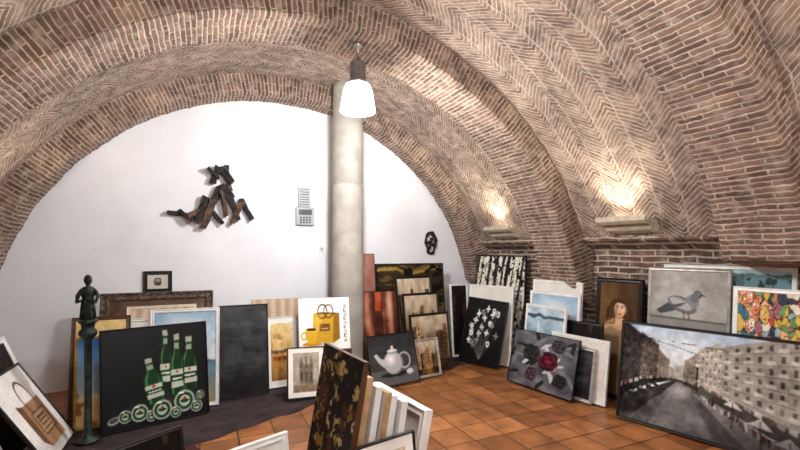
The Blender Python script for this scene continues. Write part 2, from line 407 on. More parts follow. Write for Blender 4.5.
def A_marina(c):
    c.warp(.02,6)
    c.vg((.80,.62,.35),(.88,.78,.55),.5,1); c.vg((.55,.38,.20),(.82,.60,.30),0,.5)
    for x in (.15,.28,.4,.55,.68,.8): c.line((x,.45),(x+.01,.8),.01,(.35,.2,.1)); c.poly([(x-.07,.42),(x+.08,.42),(x+.05,.34),(x-.05,.34)],(.45,.25,.12)); c.poly([(x,.76),(x,.5),(x+.08,.5)],(.92,.82,.62))
    c.rect(0,.47,1,.53,(.40,.30,.25)); c.jitter(.3,8,16,9); c.soft(1)
def A_sketch(c):
    c.warp(.02,8); c.fill((.66,.62,.55)); c.jitter(.3,6,8,12); c.rect(.25,.2,.75,.65,(.45,.40,.34)); 
    for x in (.32,.5,.68): c.poly([(x-.08,.6),(x+.08,.6),(x,.95)],(.38,.33,.29)); c.rect(x-.04,.25,x+.04,.5,(.25,.22,.2))
    c.rect(0,0,1,.18,(.50,.42,.33)); c.jitter(.2,20,20,5); c.soft(1)
def A_bagcup(c):
    c.fill((.97,.97,.96)); c.glow(.45,.12,.40,.10,(.66,.62,.54),.8)
    c.poly([(.26,.16),(.66,.12),(.68,.68),(.28,.70)],(.78,.60,.16)); c.poly([(.66,.12),(.80,.20),(.80,.70),(.68,.68)],(.56,.40,.09)); c.poly([(.28,.70),(.68,.68),(.80,.70),(.42,.73)],(.35,.22,.06))
    c.ring(.46,.74,.10,.15,.2,(.28,.18,.09)); c.ring(.58,.74,.10,.14,.2,(.36,.24,.10)); 
    c.rect(.40,.36,.60,.50,(.42,.26,.08)); c.rect(.43,.40,.57,.42,(.85,.75,.45)); c.glow(.36,.55,.12,.2,(.95,.80,.35),.7)
    c.ell(.24,.12,.18,.04,(.75,.55,.12)); c.poly([(.11,.40),(.37,.40),(.32,.13),(.16,.13)],(.84,.66,.14)); c.ell(.24,.40,.13,.04,(.95,.84,.45)); c.ell(.24,.40,.10,.028,(.22,.12,.06)); c.ring(.09,.28,.06,.08,.35,(.80,.62,.14))
    for i in range(9):
        y=.14+i*.083; c.rect(.885,y,.935,y+.012,(.25,.16,.1)); c.rect(.885 if i%2 else .925,y,.90 if i%2 else .935,y+.05,(.25,.16,.1)); c.rect(.885,y+.045,.935,y+.055,(.25,.16,.1))
    c.soft(1)
def A_paperbag(c):
    c.fill((.90,.89,.88)); c.glow(.5,.1,.6,.2,(.55,.52,.5),.7); c.poly([(.36,.1),(.86,.1),(.86,.62),(.36,.62)],(.60,.46,.34)); c.poly([(.24,.2),(.36,.1),(.36,.62),(.24,.66)],(.40,.29,.21))
    c.ring(.6,.66,.15,.22,.14,(.35,.24,.16)); c.rect(.42,.22,.80,.50,(.30,.22,.17)); c.rect(.44,.24,.78,.48,(.66,.53,.42))
    for y in (.42,.37,.32,.27): c.rect(.48,y,.74,y+.02,(.28,.2,.15))
    c.line((.52,.1),(.50,.62),.006,(.45,.33,.24)); c.line((.70,.1),(.72,.62),.006,(.50,.38,.28)); c.jitter(.10,10,10,5); c.soft(1)
def A_curtain(c):
    c.warp(.02,5); c.fill((.44,.25,.19)); w=np.sin(c.u*30+3*c.noise(4,3,4))[...,None]; c.a+=w*np.array((.16,.11,.09))
    c.rect(-.1,0,.08,1,(.24,.10,.07)); c.rect(.30,.0,.48,1,(.20,.09,.07),.85); c.rect(.34,.75,.46,1,(.62,.28,.15)); c.glow(.62,.8,.12,.4,(.86,.66,.54),.9); c.glow(.86,.8,.10,.4,(.74,.50,.40),.9); c.glow(.18,.8,.10,.4,(.72,.50,.40),.8); c.jitter(.2,6,10,2); c.rect(-.1,0,1.1,.3,(.2,.12,.1),.7); c.soft(1)
def A_teapot(c):
    c.vg((.28,.28,.29),(.16,.16,.17)); c.rect(0,0,1,.3,(.34,.34,.35)); c.jitter(.1,8,8,5)
    c.ell(.5,.2,.30,.05,(.13,.13,.13)); c.ell(.5,.42,.21,.23,(.42,.42,.42)); c.ell(.48,.43,.19,.215,(.66,.66,.66)); c.glow(.44,.5,.14,.16,(.98,.98,.98),1); c.ell(.5,.655,.12,.045,(.50,.50,.50)); c.ell(.49,.67,.10,.03,(.85,.85,.85)); c.ell(.5,.73,.03,.04,(.8,.8,.8))
    c.poly([(.31,.34),(.20,.44),(.10,.62),(.16,.65),(.24,.54),(.34,.50)],(.72,.72,.72)); c.ring(.73,.45,.14,.17,.22,(.66,.66,.66)); c.ell(.83,.20,.09,.065,(.45,.45,.45)); c.ell(.82,.215,.07,.05,(.80,.80,.80)); c.soft(1)
def A_goldcity(seed):
    def f(c):
        c.warp(.03,7,seed)
        c.vg((.30,.20,.12),(.74,.68,.58)); r=np.random.RandomState(seed); x=0
        while x<1:
            w=.06+.1*r.rand(); hh=.55+.36*r.rand(); t=.22+.45*r.rand(); c.rect(x,0,x+w,hh,(t*1.1,t*.85,t*.6)); 
            for q in range(6): c.rect(x+w*.3,hh*(.3+.11*q),x+w*.6,hh*(.36+.11*q),(.12,.08,.06))
            x+=w
        c.rect(0,0,1,.18,(.18,.13,.1)); c.glow(.5,.1,.4,.25,(.85,.62,.30),.6); c.jitter(.3,12,8,seed)
    return f
def A_goldland(c):
    c.warp(.03,6); c.vg((.10,.08,.06),(.20,.16,.09)); c.put((np.abs(c.v-.93-.02*np.sin(c.u*9))<.018),(.62,.50,.24),.9); c.put(c.fbm(5,20,2)>.60,(.45,.37,.18),.7); c.put(c.fbm(6,12,21)>.56,(.06,.05,.05)); c.jitter(.1,10,30,4)
def A_birch(c):
    c.warp(.02,6); c.fill((.20,.20,.20)); c.jitter(.35,10,6,3)
    r=np.random.RandomState(5)
    for i in range(20):
        x=r.rand(); c.line((x-.15,0),(x+.12*r.rand()+.05,1),.008+.022*r.rand(),(.86,.85,.80))
    c.put(c.fbm(20,30,8)>.60,(.10,.10,.10)); c.put(c.fbm(14,26,38)>.68,(.60,.56,.44))
def A_whiteflow(c):
    c.warp(.02,6); c.fill((.05,.05,.055)); r=np.random.RandomState(11)
    for i in range(26):
        x,y=.15+.7*r.rand(),.25+.65*r.rand(); c.line((.5,.05),(x,y),.005,(.40,.40,.40),.7)
        for k in range(4): c.ell(x+.03*math.cos(k*1.6),y+.03*math.sin(k*1.6),.035,.016,(.86,.86,.86) if i%3 else (.5,.5,.5),k*92+i*20)
    c.jitter(.1,20,20,4); c.soft(1)
def A_sea(c):
    c.warp(.02,6); c.vg((.82,.86,.88),(.55,.68,.78),.45,1); c.vg((.60,.52,.40),(.30,.48,.60),0,.45); c.jitter(.18,8,14,8); c.poly([(-.1,.44),(.3,.56),(.6,.5),(1.1,.44)],(.35,.38,.36)); c.ell(.6,.2,.12,.05,(.85,.85,.82)); c.glow(.5,.85,.5,.15,(.95,.95,.93),.8); c.soft(1)
def A_sea2(c):
    c.warp(.03,6); c.vg((.30,.44,.55),(.70,.78,.82)); c.jitter(.4,5,10,18); c.rect(.3,.3,.36,.8,(.85,.85,.85)); c.rect(.7,.2,.75,.7,(.2,.25,.3)); c.rect(-.1,.86,1.1,.9,(.22,.28,.33)); c.soft(1)
def A_pale(c): c.fill((.86,.85,.82)); c.jitter(.12,4,4,3)
def A_beige(c):
    c.fill((.74,.65,.56)); c.a+= (.07*np.sin(c.u*34))[...,None]; c.jitter(.08,4,4,3)
def A_bluegold(c):
    c.warp(.02,8); c.vg((.78,.62,.35),(.85,.75,.55),0,.35); c.vg((.62,.66,.66),(.16,.36,.60),.35,1); c.put((c.fbm(8,5,2)>.5)&(c.v<.42),(.50,.32,.14)); c.jitter(.2,6,9,4); c.soft(1)
def A_rose(c):
    c.warp(.03,7); c.fill((.34,.34,.36)); c.jitter(.4,6,6,7); r=np.random.RandomState(3)
    for k in range(26):
        x,y=r.rand(),r.rand(); c.ell(x,y,.09+.05*r.rand(),.03,(.72,.72,.74) if k%3==0 else (.12,.13,.12) if k%3==1 else (.42,.44,.44),r.rand()*180)
    for x,y,s,col in ((.60,.52,.17,(.26,.05,.11)),(.32,.62,.15,(.13,.13,.14)),(.72,.82,.12,(.20,.19,.20)),(.36,.24,.12,(.26,.20,.22)),(.80,.24,.12,(.11,.11,.12))):
        for rr in (1.0,.8,.6,.42,.26,.12):
            for k in range(6):
                q=k*1.05+rr*5; t=.35+1.0*((k+int(rr*10))%3)/2; c.ell(x+s*rr*.5*math.cos(q),y+s*rr*.6*math.sin(q),s*rr*.5,s*rr*.42,tuple(min(1,v*t+.02) for v in col),k*60)
    c.glow(.60,.53,.06,.05,(.80,.12,.28),.9); c.soft(1)
def A_lady(c):
    y0=.52; c.v=y0+.19+(c.v-.76)*2.3
    c.fill((.27,.19,.11)); c.glow(.15,.7,.5,.8,(.44,.33,.20),.8); c.jitter(.12,5,8,4)
    hair=(.24,.15,.08)
    c.ell(.52,y0+.22,.25,.19,hair); c.ell(.36,y0+.04,.18,.22,hair,14); c.ell(.72,y0+.06,.14,.20,hair,-10)
    c.poly([(.43,y0-.04),(.61,y0-.04),(.63,y0+.14),(.43,y0+.14)],(.62,.45,.34))
    c.poly([(.08,y0-.30),(.20,y0-.08),(.42,y0+.01),(.62,y0+.01),(.86,y0-.08),(.96,y0-.32)],(.72,.55,.42))
    c.poly([(.02,-2),(.06,y0-.30),(.34,y0-.17),(.52,y0-.25),(.70,y0-.17),(.96,y0-.32),(1.0,-2)],(.55,.46,.34)); c.glow(.5,y0-.08,.34,.14,(.86,.70,.56),.8)
    for k in range(7): c.line((.30+.02*k,y0+.26),(.20+.035*k,y0-.14),.008,(.46,.31,.17) if k%2 else (.16,.09,.05),.8)
    for k in range(5): c.line((.68+.02*k,y0+.22),(.68+.035*k,y0-.12),.008,(.46,.31,.17) if k%2 else (.16,.09,.05),.8)
    c.ell(.535,y0+.185,.145,.165,(.74,.57,.45)); c.glow(.59,y0+.20,.16,.17,(.94,.80,.67),1); c.glow(.43,y0+.13,.07,.13,(.50,.35,.25),.7)
    for ex in (.475,.605): c.ell(ex,y0+.218,.034,.014,(.92,.88,.84)); c.ell(ex,y0+.218,.017,.016,(.10,.06,.05)); c.line((ex-.035,y0+.252),(ex+.035,y0+.258),.008,(.18,.11,.07))
    c.line((.545,y0+.22),(.562,y0+.155),.008,(.62,.42,.30)); c.ell(.545,y0+.095,.048,.016,(.60,.26,.22))
    c.poly([(.37,y0+.26),(.42,y0+.36),(.6,y0+.38),(.70,y0+.26),(.62,y0+.31),(.48,y0+.33)],hair); c.soft(1)
def A_bird(c):
    c.fill((.58,.57,.55)); c.jitter(.30,4,8,6); c.jitter(.14,14,22,16); y=.66; c.v=y+(c.v-.77)*1.75
    c.glow(.5,y,.44,.34,(.78,.77,.75),.85)
    c.poly([(.34,y+.07),(.08,y-.09),(.14,y-.13),(.40,y-.06)],(.26,.27,.28)); c.ell(.44,y,.20,.095,(.40,.41,.42),-16); c.ell(.57,y+.04,.10,.085,(.50,.50,.50),35); c.ell(.64,y+.13,.055,.052,(.34,.36,.38)); c.ell(.605,y+.09,.05,.06,(.38,.42,.42))
    c.poly([(.68,y+.145),(.75,y+.12),(.68,y+.115)],(.18,.16,.15)); c.ell(.42,y+.01,.16,.055,(.66,.66,.66),-20); 
    for k in range(5): c.line((.50-.02*k,y+.03-.012*k),(.24-.01*k,y-.03-.01*k),.004,(.30,.31,.32))
    c.ell(.655,y+.14,.010,.010,(.85,.45,.2)); c.line((.46,y-.08),(.47,y-.16),.007,(.45,.25,.2)); c.line((.52,y-.07),(.54,y-.16),.007,(.45,.25,.2))
    c.rect(-.1,y-.185,1.1,y-.165,(.36,.35,.33)); c.rect(-.1,-2,1.1,y-.185,(.46,.45,.43),.6); c.soft(1)
def A_faces(c):
    c.warp(.02,7)
    pal=[(.72,.28,.20),(.80,.66,.32),(.24,.42,.48),(.84,.80,.72),(.40,.54,.36),(.78,.50,.34),(.22,.24,.30),(.60,.40,.44),(.54,.66,.66),(.86,.64,.50)]
    r=np.random.RandomState(2); P=r.rand(240,2); d=np.stack([(c.u-p[0])**2+((c.v-p[1])*1.5)**2 for p in P]); idx=d.argmin(0)
    ds=np.sort(d,axis=0); pc=np.array([pal[r.randint(len(pal))] for _ in P]); c.a[:]=pc[idx]; c.a[(np.sqrt(ds[1])-np.sqrt(ds[0]))<.006]*=.45
    for _ in range(30):
        x,y=r.rand(),.2+.78*r.rand(); s=.8+.7*r.rand(); c.ell(x,y,.055*s,.048*s,(.15,.12,.12)); c.ell(x,y,.049*s,.043*s,pal[r.choice([3,5,9,1,8])]); c.ell(x-.018*s,y+.01,.012,.008,(.97,.97,.93)); c.ell(x+.02*s,y+.01,.012,.008,(.97,.97,.93)); c.ell(x-.018*s,y+.01,.005,.005,(.1,.1,.1)); c.ell(x+.02*s,y+.01,.005,.005,(.1,.1,.1)); c.line((x-.015,y-.022*s),(x+.02,y-.02*s),.005,(.65,.15,.12)); c.line((x,y+.008),(x+.003,y-.01),.003,(.3,.15,.1))
    c.jitter(.14,20,20,5)
def A_skyland(c): c.warp(.02,6); c.vg((.45,.55,.55),(.70,.80,.86)); c.jitter(.25,8,8,5); c.put((c.v<.955+.03*c.noise(14,2,4))&(c.v>.86),(.30,.42,.44),.8); c.put((c.fbm(30,20,9)>.6)&(c.v>.86)&(c.v<.95),(.16,.22,.20))
def A_city(c):
    c.warp(.009,9)
    c.vg((.60,.60,.60),(.66,.74,.82),.45,1); c.glow(.36,.72,.35,.4,(.90,.92,.94),.9)
    vx,vy=.355,.50
    def facade(q,col,nx,ny,win,balc=None):
        BL,TL,TR,BR=[np.array(p) for p in q]
        M=lambda s,t:tuple((BL*(1-s)+BR*s)*(1-t)+(TL*(1-s)+TR*s)*t)
        c.poly([tuple(p) for p in q],col)
        for j in range(ny): c.poly([M(0,.22+.76*j/ny),M(0,.232+.76*j/ny),M(1,.232+.76*j/ny),M(1,.22+.76*j/ny)],tuple(v*.8 for v in col))
        for i in range(nx):
            for j in range(ny):
                s0=(i+.28)/nx;s1=(i+.62)/nx;t0=.24+.74*(j+.2)/ny;t1=.24+.74*(j+.72)/ny
                c.poly([M(s0,t0),M(s0,t1),M(s1,t1),M(s1,t0)],win if (i*7+j*3)%5 else tuple(.5*v+.5*w for v,w in zip(win,col)))
                if balc and (i+j)%2==0: c.poly([M(s0-.03,t0-.02),M(s0-.03,t0+.02),M(s1+.03,t0+.02),M(s1+.03,t0-.02)],balc)
        c.poly([M(0,0),M(0,.18),M(1,.18),M(1,0)],tuple(v*.38 for v in col))
        for i in range(nx): c.poly([M((i+.1)/nx,.14),M((i+.1)/nx,.19),M((i+.8)/nx,.19),M((i+.8)/nx,.13)],((.72,.71,.69),(.36,.25,.21),(.53,.52,.50))[i%3])
    c.poly([(vx-.02,vy-.01),(vx+.05,vy-.01),(1.15,-.25),(-.35,-.2)],(.31,.305,.305))
    c.poly([(vx+.0,vy-.02),(vx+.03,vy-.02),(.62,-.1),(.16,-.1)],(.42,.41,.41)); c.glow(.37,.40,.14,.14,(.74,.74,.74),.8)
    c.poly([(vx-.015,vy-.02),(vx,vy-.02),(.0,-.1),(-.4,-.1)],(.17,.165,.165))
    c.poly([(vx+.05,vy-.03),(vx+.07,vy-.03),(1.2,-.12),(.95,-.3)],(.48,.465,.45))
    facade([(.30,.47),(.30,.62),(.34,.60),(.34,.48)],(.60,.58,.56),3,4,(.42,.39,.37))
    facade([(.335,.48),(.335,.63),(.40,.66),(.40,.47)],(.74,.74,.73),4,4,(.52,.50,.48))
    facade([(.23,.42),(.23,.78),(.305,.68),(.305,.47)],(.50,.45,.40),4,6,(.26,.23,.21),(.54,.51,.47))
    facade([(.12,.34),(.12,.93),(.235,.82),(.235,.42)],(.34,.30,.27),5,6,(.14,.13,.12),(.39,.36,.33))
    facade([(-.02,.18),(-.02,1.05),(.125,.90),(.125,.34)],(.18,.165,.155),4,6,(.08,.075,.07),(.24,.22,.21))
    facade([(.395,.46),(.395,.70),(.47,.80),(.47,.42)],(.54,.50,.45),5,5,(.30,.28,.26),(.62,.60,.56))
    facade([(.465,.42),(.465,.82),(.60,.93),(.60,.33)],(.68,.65,.60),6,6,(.36,.34,.32),(.80,.79,.77))
    facade([(.60,.33),(.60,.88),(1.03,1.12),(1.03,.04)],(.58,.55,.52),8,6,(.25,.24,.23),(.70,.69,.67))
    r=np.random.RandomState(9)
    for k in range(46):
        x=.44+.54*r.rand(); t=(x-vx); y=vy-.76*t-.03*r.rand(); s=.3+1.3*t; c.ell(x,y,.008*s,.040*s,[(.07,.07,.08),(.76,.75,.73),(.14,.13,.13),(.38,.22,.18)][k%4])
    for x,y,s in ((.66,.36,.10),(.80,.24,.13),(.93,.12,.15)): c.poly([(x-s*.5,y),(x,y+s*.5),(x+s*.5,y-.03)],(.78,.77,.75)); c.line((x,y-.2),(x,y+s*.3),.003,(.1,.1,.1))
    for x in (.08,.14,.19,.23): t=(vx-x); c.ell(x,vy-.95*t+.02,.05*t*3,.05*t*2.4,(.09,.09,.10)); c.ell(x,vy-.95*t+.05,.03*t*3,.02*t*2.4,(.45,.45,.46))
    c.line((0,.93),(.47,.78),.0025,(.15,.15,.15)); c.line((.1,.88),(.62,.86),.0025,(.15,.15,.15)); c.line((.47,.40),(.47,.66),.004,(.12,.12,.12)); c.ell(.47,.67,.012,.016,(.9,.88,.8))
    c.jitter(.28,7,7,24); c.jitter(.24,30,20,14); c.glow(.95,.0,.6,.4,(.08,.08,.08),.8); c.soft(1)
def A_yellow(c):
    c.warp(.02,6); c.fill((.07,.055,.045)); c.put(c.fbm(9,22,4)>.66,(.60,.48,.22),.9); c.put(c.fbm(12,24,34)>.69,(.82,.74,.50),.9); c.put(c.fbm(8,12,77)>.64,(.30,.18,.10)); 
def A_pink(c): c.vg((.42,.26,.22),(.60,.42,.38)); c.jitter(.15,4,12,6)
def A_night(c): c.warp(.03,5); c.fill((.09,.08,.08)); c.put(c.fbm(6,5,3)>.62,(.28,.20,.15),.8)
def A_portrait(c):
    c.fill((.80,.78,.74)); c.ell(.5,.5,.2,.3,(.25,.23,.22)); c.ell(.5,.6,.12,.14,(.62,.55,.48)); c.jitter(.1)
def A_ornate(c): c.vg((.30,.22,.16),(.38,.30,.25)); c.jitter(.25,6,6,8)
def A_white(c): c.fill((.90,.90,.89))

# ---- left part of back wall
painting('antique_framed_painting',(97,398),(213,385),294,9,A_ornate,fr=M_orn,fw=.09,fd=.05)
p0=wall_pt(143,293,5.99);p1=wall_pt(172,290,5.99)
o=painting_at('small_framed_portrait',(p0.x,YB-.003,0),(p1.x,YB-.003,0),.26,0,A_portrait,fr=M_black,fw=.045,fd=.03,z0=p0.z)
painting('cream_canvas',(124,405),(196,396),307,11,A_beige,fr=M_cream,fw=.03)
painting('white_framed_canvas',(106,413),(200,402),320,10,A_pale,fr=M_whitef,fw=.03)
painting('white_framed_seascape',(148,412),(219,404),310,8,A_sea,fr=M_whitef,fw=.035)
painting('walnut_framed_landscape',(67,424),(128,416),318,10,A_marina,fr=M_brown,fw=.035)
painting('gilt_framed_landscape',(73,431.5),(140,420),338,10,A_bluegold,fr=M_gold,fw=.02)
painting('bottle_still_life_painting',(100,436),(209,412),331,9,A_bottles,fr=M_black,fw=.012,fd=.03,res=.005)
painting('dark_abstract_painting',(219,400),(269,393),306,7,A_dark,fr=M_black,fw=.012,fd=.03)
painting('striped_beige_canvas',(252,382),(304,376),300,8,A_beige,fr=M_wood,fw=.004)
painting('marina_painting',(265,389),(300,384),318,9,A_marina,fr=M_whitef,fw=.015,mw=.06)
painting('cathedral_sketch',(287,402),(325,396),350,16,A_sketch,fr=M_black,fw=.012,mw=.05,roll=-3)
cb=MB(); ca=floor_pt(304,389); cbp=floor_pt(352,383.6)
cx=(ca+cbp)/2; Xd=(cbp-ca).normalized(); rotm=Matrix.Rotation(math.atan2(Xd.y,Xd.x),3,'Z')
Yd=Vector((-Xd.y,Xd.x,0)); W_=(cbp-ca).length
for k in range(4):
    for s_ in (0,1): cb.box(cx+Yd*(.01+.26*s_)+Vector((0,0,.06+.1*k)),(W_,.018,.085),M_brown,rotm,.003)
    for s_ in (-1,1): cb.box(cx+Yd*.14+Xd*s_*(W_/2-.01)+Vector((0,0,.06+.1*k)),(.018,.24,.085),M_brown,rotm,.003)
cb.box(cx+Yd*.14+Vector((0,0,.4105)),(W_,.28,.012),M_brown,rotm,.003)
for s_ in (-1,1):
    for q in (.03,.25): cb.box(cx+Yd*q+Xd*s_*(W_/2-.03)+Vector((0,0,.205)),(.03,.03,.398),M_brown,rotm)
cb.done('wooden_crate')
painting('coffee_still_life_painting',(299,352),(350,348),299,10,A_bagcup,fr=M_whitef,fw=.004,fd=.03,z0=.42,res=.005)
painting('pink_panel',(364,366),(379,364),254,7,A_pink,fr=M_brown,fw=.006)
painting('dark_golden_landscape',(374,362),(447,354),264,6,A_goldland,fr=M_black,fw=.02)
painting('drapery_painting',(360,371),(411,364.5),292,8,A_curtain,fr=M_brown,fw=.008,fd=.03,res=.008)
painting('golden_city_painting',(401,369),(437,362.5),277,8,A_goldcity(1),fr=M_black,fw=.03)
painting('golden_city_painting',(407,372.5),(443,366),294,8,A_goldcity(2),fr=M_black,fw=.03)
painting('golden_city_painting',(413,376),(452,368.5),315,8,A_goldcity(3),fr=M_black,fw=.03)
painting('small_grey_painting',(417,379),(441,374.5),340,12,A_goldcity(8),fr=M_silver,fw=.03)
painting('teapot_still_life_painting',(372,390),(420,382),337,15,A_teapot,fr=M_black,fw=.008,roll=2,res=.006)
painting('white_framed_night_scene',(452,357),(470,355),284,5,A_night,fr=M_whitef,fw=.03)
painting('birch_forest_painting',(474,353),(524,364.5),255,3,A_birch,fr=M_black,fw=.02)
painting('white_framed_canvas',(467,357.5),(511,367),284,5,A_pale,fr=M_whitef,fw=.03)
painting('white_flower_painting',(459,361.5),(499,369),299,13,A_whiteflow,fr=M_black,fw=.012,roll=-4,res=.007)
# ---- right wall
painting('white_framed_canvas',(530,372.5),(579,388.5),279,4,A_pale,fr=M_whitef,fw=.035)
painting('seascape_painting',(527,375),(577,391.5),290,4.5,A_sea,fr=M_whitef,fw=.035)
painting('seascape_painting',(522,377.5),(562,392),303,6,A_sea2,fr=M_whitef,fw=.03)
painting('framed_lady_portrait',(594,391.5),(640,406.5),277,4,A_lady,fr=M_black,fw=.045,fd=.04,res=.005)
painting('dark_backed_frame',(555,387),(600,401),318,6,A_night,fr=M_black,fw=.02)
painting('white_framed_canvas',(548,388.5),(606,407),331,8,A_pale,fr=M_whitef,fw=.03)
painting('silver_framed_painting',(535,386),(592,404.5),338,10,A_dark,fr=M_silver,fw=.03)
painting('rose_painting',(508,380),(573,402),328,14,A_rose,fr=M_black,fw=.008,fd=.03,res=.006)
painting('wide_landscape_painting',(662,409),(795,454),264,2,A_skyland,fr=M_whitef,fw=.03)
painting('dove_painting',(646,410),(729,436),267,3,A_bird,fr=M_silver,fw=.03,fd=.03,res=.006)
painting('crowd_of_faces_painting',(730,439),(812,469),286,3,A_faces,fr=M_whitef,fw=.035,res=.006)
painting('city_street_painting',(617,416),(812,473),320,9,A_city,fr=M_black,fw=.025,fd=.035,res=.006)
# ---- left wall stack
painting_at('white_framed_dark_painting',(-1.22,3.9,0),(-1.22,4.78,0),.90,21,A_night,fr=M_whitef,fw=.05)
painting_at('paper_bag_painting',(-.98,3.86,0),(-.98,4.54,0),.76,31,A_paperbag,fr=M_black,fw=.02,res=.006)
# ---- foreground stack
PL=floor_pt(300,525);PR=floor_pt(336,585)
painting_at('yellow_abstract_painting',PL,PR,1.04,10,A_yellow,fr=M_brown,fw=.004,fd=.03,res=.006)
Xq=(PR-PL).normalized(); Nq=Xq.cross(Vector((0,0,1)))
for k,(h,mt,ex) in enumerate(((.95,M_wood,-.02),(.90,M_whitef,.0),(.87,M_wood,.02),(.84,M_whitef,.0),(.81,M_whitef,.03))):
    off=-Nq*(.05+.05*k)
    painting_at('stretched_canvas',PL+off,PR+off+Xq*ex,h,10,A_white,fr=mt,fw=.004,fd=.036)
off=-Nq*.34
painting_at('white_framed_canvas',PL+off+Xq*.06,PR+off+Xq*.10,.77,12,A_pale,fr=M_whitef,fw=.05,fd=.05)
painting('small_city_print',(367,616),(424,582),447,8,A_goldcity(5),fr=M_black,fw=.01,mw=.05)
painting('white_framed_canvas',(232,586),(296,549),452,10,A_pale,fr=M_whitef,fw=.04)
painting('dark_floral_painting',(122,565),(192,524),450,12,A_night,fr=M_black,fw=.02)

# ---------------------------------------------------------------- column
mb=MB(); cxp=(1.79,5.48,0)
mb.lathe(cxp,[(.25,0),(.25,.10),(.24,.13),(.215,.16),(.21,.30),(.205,2.42),(.205,2.44),(.198,2.445),(.198,2.47),(.203,2.475),(.195,3.72),(.195,3.83)],M_conc,48)
mb.done('concrete_column')

# ---------------------------------------------------------------- pendant lamps: one in view, the rest added unseen for fill
m,nt,b=mat_new('lit_glass_shade'); b.inputs['Base Color'].default_value=(.95,.95,.95,1); b.inputs['Roughness'].default_value=.2
b.inputs['Emission Color'].default_value=(1,.98,.96,1); b.inputs['Emission Strength'].default_value=5; M_shade=m
m,nt,b=mat_new('bulb_glow'); b.inputs['Emission Color'].default_value=(1,.98,.95,1); b.inputs['Emission Strength'].default_value=30; M_bulb=m
m,nt,b=mat_new('warm_bulb_glow'); b.inputs['Emission Color'].default_value=(1,.88,.68,1); b.inputs['Emission Strength'].default_value=12; M_wbulb=m
def pendant(x,y,zb,power):
    zt=ZC+RR*math.sin(math.acos((x-XC)/RR))
    mb=MB()
    mb.lathe((x,y,0),[(.05,zt+.03),(.05,zt-.03),(.012,zt-.05),(.012,zb+.50),(.03,zb+.49),(.07,zb+.47),(.078,zb+.44),(.078,zb+.30),(.088,zb+.29),(.088,zb+.265),(.06,zb+.255)],M_metal,32)
    n=48;vs=[];fs=[]
    prof=[(.085,.262),(.115,.255),(.135,.21),(.150,.12),(.165,.03),(.168,0),(.160,0),(.145,.10),(.128,.20),(.085,.255)]
    for r,z in prof:
        for i in range(n):
            a=2*math.pi*i/n; rr=r*(1+(.018 if i%2 else -.012)); vs.append((x+rr*math.cos(a),y+rr*math.sin(a),zb+z))
    for j in range(len(prof)-1):
        for i in range(n):
            k=(i+1)%n; fs.append([j*n+i,j*n+k,(j+1)*n+k,(j+1)*n+i])
    mb.add(vs,fs,M_shade,True)
    mb.lathe((x,y,zb),[(.01,.24),(.03,.22),(.035,.17),(.055,.12),(.058,.06),(.045,.01),(.01,-.015)],M_bulb,20)
    mb.done('pendant_lamp')
    l=bpy.data.lights.new('pendant_light','POINT'); l.energy=power; l.shadow_soft_size=.12; l.color=(1,.98,.965)
    lo=bpy.data.objects.new('pendant_light',l); lo.location=(x,y,zb-.14); scene.collection.objects.link(lo)
pendant(1.38,3.92,2.93,205)
pendant(1.0,1.80,2.93,95)  # this and the next two: unseen pendants added to brighten the room
pendant(1.0,-.34,2.93,120)
pendant(1.0,-2.6,2.93,55)

# ---------------------------------------------------------------- sconces
def sconce(y,sg,power):
    z=1.77; x=XC+sg*3.07
    mb=MB()
    prof=[(0.14,0),(-.04,0),(-.10,.03),(-.13,.07),(-.20,.09),(-.24,.12),(-.24,.17),(-.215,.17),(-.21,.13),(.05,.13),(.14,.17)]
    L=.29; vs=[];fs=[];n=len(prof)
    for yy in (-L,L):
        for px,pz in prof: 
            t=1-(.17-pz)*.9 if px<.1 else 1
            vs.append((x+sg*px,y+yy*t,z+pz))
    for i in range(n): 
        k=(i+1)%n; fs.append([i,k,n+k,n+i])
    fs.append(list(range(n))[::-1]); fs.append([n+i for i in range(n)])
    mb.add(vs,fs,M_stone)
    for q in (-.12,0,.12): mb.lathe((x-sg*.16,y+q,z),[(.03,.13),(.035,.15),(.02,.165)],M_wbulb,16)
    mb.done('stone_wall_sconce')
    # lamp throwing a fan of light up the vault
    for q,pw,ang,tilt in ((0,power*.45,165,-.5),(-.15,power*.5,110,-.85),(.15,power*.5,110,-.85)):
        l=bpy.data.lights.new('sconce_light','SPOT'); l.energy=pw; l.spot_size=math.radians(ang); l.spot_blend=.8; l.shadow_soft_size=.07; l.color=(1,.87,.70)
        lo=bpy.data.objects.new('sconce_light',l); lo.location=(x-sg*.225,y+q,z+.20)
        d=Vector((sg*tilt,0,1)); lo.rotation_euler=d.to_track_quat('-Z','Y').to_euler(); scene.collection.objects.link(lo)
for y in (5.0,3.0,.75,-1.4):
    sconce(y,1,52); sconce(y,-1,36)  # left-hand row is unseen, added to light that side of the vault

